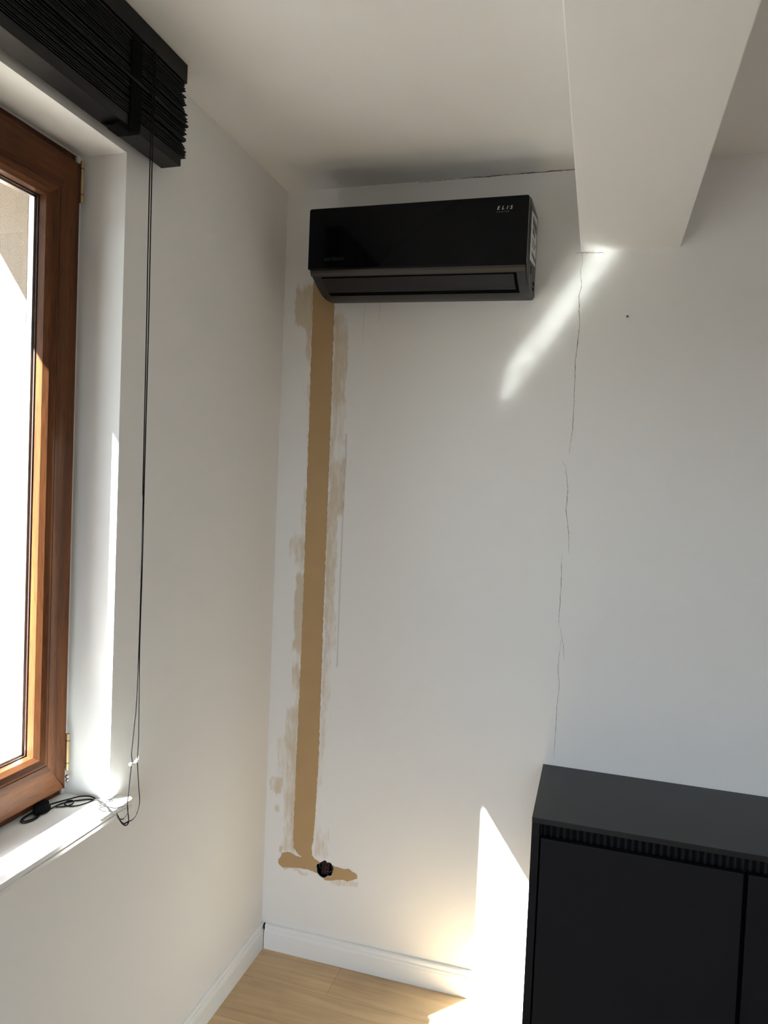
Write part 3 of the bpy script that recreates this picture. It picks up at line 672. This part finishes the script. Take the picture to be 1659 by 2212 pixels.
cord([(-0.030, -0.865, 0.8715), (-0.036, -0.885, 0.8705), (-0.046, -0.903, 0.8705), (-0.060, -0.912, 0.8708), (-0.074, -0.910, 0.871), (-0.078, -0.900, 0.8735), (-0.068, -0.893, 0.8745), (-0.060, -0.900, 0.872), (-0.066, -0.915, 0.8708), (-0.082, -0.930, 0.872)], 0.0014)
cord([(0.066, -0.907, 0.862), (0.070, -0.894, 0.856), (0.072, -0.882, 0.866), (0.064, -0.872, 0.877), (0.052, -0.872, 0.8725), (0.040, -0.882, 0.8708), (0.020, -0.886, 0.872), (0.008, -0.896, 0.8708), (0.022, -0.905, 0.8708), (0.040, -0.903, 0.8725)], 0.0011)
cord([(0.012, -0.882, 0.871), (0.006, -0.868, 0.874), (0.012, -0.856, 0.8712), (0.004, -0.850, 0.8712), (-0.004, -0.862, 0.872), (-0.004, -0.880, 0.8712), (0.006, -0.892, 0.873)], 0.0010)
cord([(-0.092, -0.955, 0.874), (-0.088, -0.985, 0.8715), (-0.094, -1.004, 0.8712), (-0.104, -1.005, 0.8712), (-0.108, -0.990, 0.872), (-0.102, -0.965, 0.875)], 0.0014)
cord([(-0.090, -0.960, 0.875), (-0.082, -0.988, 0.8715), (-0.088, -1.010, 0.8712), (-0.100, -1.012, 0.8712), (-0.110, -0.996, 0.8715), (-0.106, -0.960, 0.876)], 0.0014)
for c, s in (((0.078, -0.880, 0.976), 0.15), ((0.078, -0.860, 0.979), -0.2)):
    bm = bmesh.new(); ball(bm, (c[0], c[1] - 0.0034, c[2] + s * 0.01), 0.0042); ball(bm, (c[0], c[1] + 0.0034, c[2] - s * 0.01), 0.0042); vp('cord_bead', bm, M['bead'], smooth=True)
def tassel(p0, p1):
    bm = bmesh.new(); tube(bm, [Vector(p0).lerp(Vector(p1), t) for t in (0, 0.2, 0.5, 0.8, 1)], lambda t: 0.0045 + 0.0062 * math.sin(math.pi * min(1, t * 0.75 + 0.12)), 18, 5)
    vp('cord_tassel', bm, M['tape'], smooth=True, auto=50)
tassel((-0.104, -0.932, 0.8800), (-0.106, -0.965, 0.8805)); tassel((-0.083, -0.948, 0.8800), (-0.096, -0.980, 0.8800))

# ------------------------------------------------------------------ black cabinet
KX0, KX1, KY, KZ = 0.932, 2.428, -0.382, 0.787
kb = empty('cabinet', ((KX0 + KX1) / 2, KY / 2, 0), label='low black cabinet with plain handleless doors standing against the white wall', category='cabinet')
kbi = Matrix.Translation((-(KX0 + KX1) / 2, -KY / 2, 0))
def kp(nm, bm, m, par=kb, **k):
    o = obj(nm, bm, m, par, **k)
    if par is kb: o.matrix_parent_inverse = kbi
    return o
bm = bmesh.new(); box(bm, KX0, KX0 + 0.020, KY, -0.001, 0, KZ - 0.0145, bevel=0.0006); kp('side_panel', bm, M['cab'])
bm = bmesh.new(); box(bm, KX1 - 0.020, KX1, KY, -0.001, 0, KZ - 0.0145, bevel=0.0006); kp('side_panel', bm, M['cab'])
kp('cabinet_top', BX(KX0 - 0.0004, KX1 + 0.0004, KY - 0.001, -0.0008, KZ - 0.0142, KZ, bevel=0.0006), M['cab_top'])
kp('back_panel', BX(KX0 + 0.02, KX1 - 0.02, -0.012, -0.002, 0.05, KZ - 0.0145), M['cab_dark'])
kp('plinth', BX(KX0 + 0.02, KX1 - 0.02, KY + 0.04, -0.02, 0, 0.06), M['cab_dark'])
# fluted ventilation strip under the top
bm = bmesh.new(); x = KX0 + 0.0235
box(bm, KX0 + 0.021, KX1 - 0.021, KY + 0.030, KY + 0.036, 0.700, KZ - 0.0145)
while x < KX1 - 0.03:
    pts = [(x + 0.0002 + 0.0164 * k / 8, KY + 0.029 - 0.009 * math.sin(math.pi * k / 8)) for k in range(9)]
    prism(bm, pts, lambda a, b, t: (a, b, KZ - 0.0147 if t else 0.701)); x += 0.0168
kp('fluted_strip', bm, M['cab_dark'], smooth=True, auto=35)
kp('inner_rail', BX(KX0 + 0.021, KX1 - 0.021, KY + 0.021, KY + 0.0285, 0.685, 0.728), M['gap_shade'])
DW = (KX1 - KX0 - 0.05 - 0.02) / 3
for i in range(3):
    a = 0.9565 + i * 0.4865
    kp('door', BX(a, a + 0.4765, KY - 0.0002, KY + 0.018, 0.062, 0.7355, bevel=0.0010), M['cab'])
for a in (0.9565 + 0.4765 + 0.005, 0.9565 + 0.4865 + 0.4765 + 0.005):
    kp('divider', BX(a - 0.008, a + 0.008, KY + 0.020, -0.013, 0.061, 0.684), M['gap_shade'])
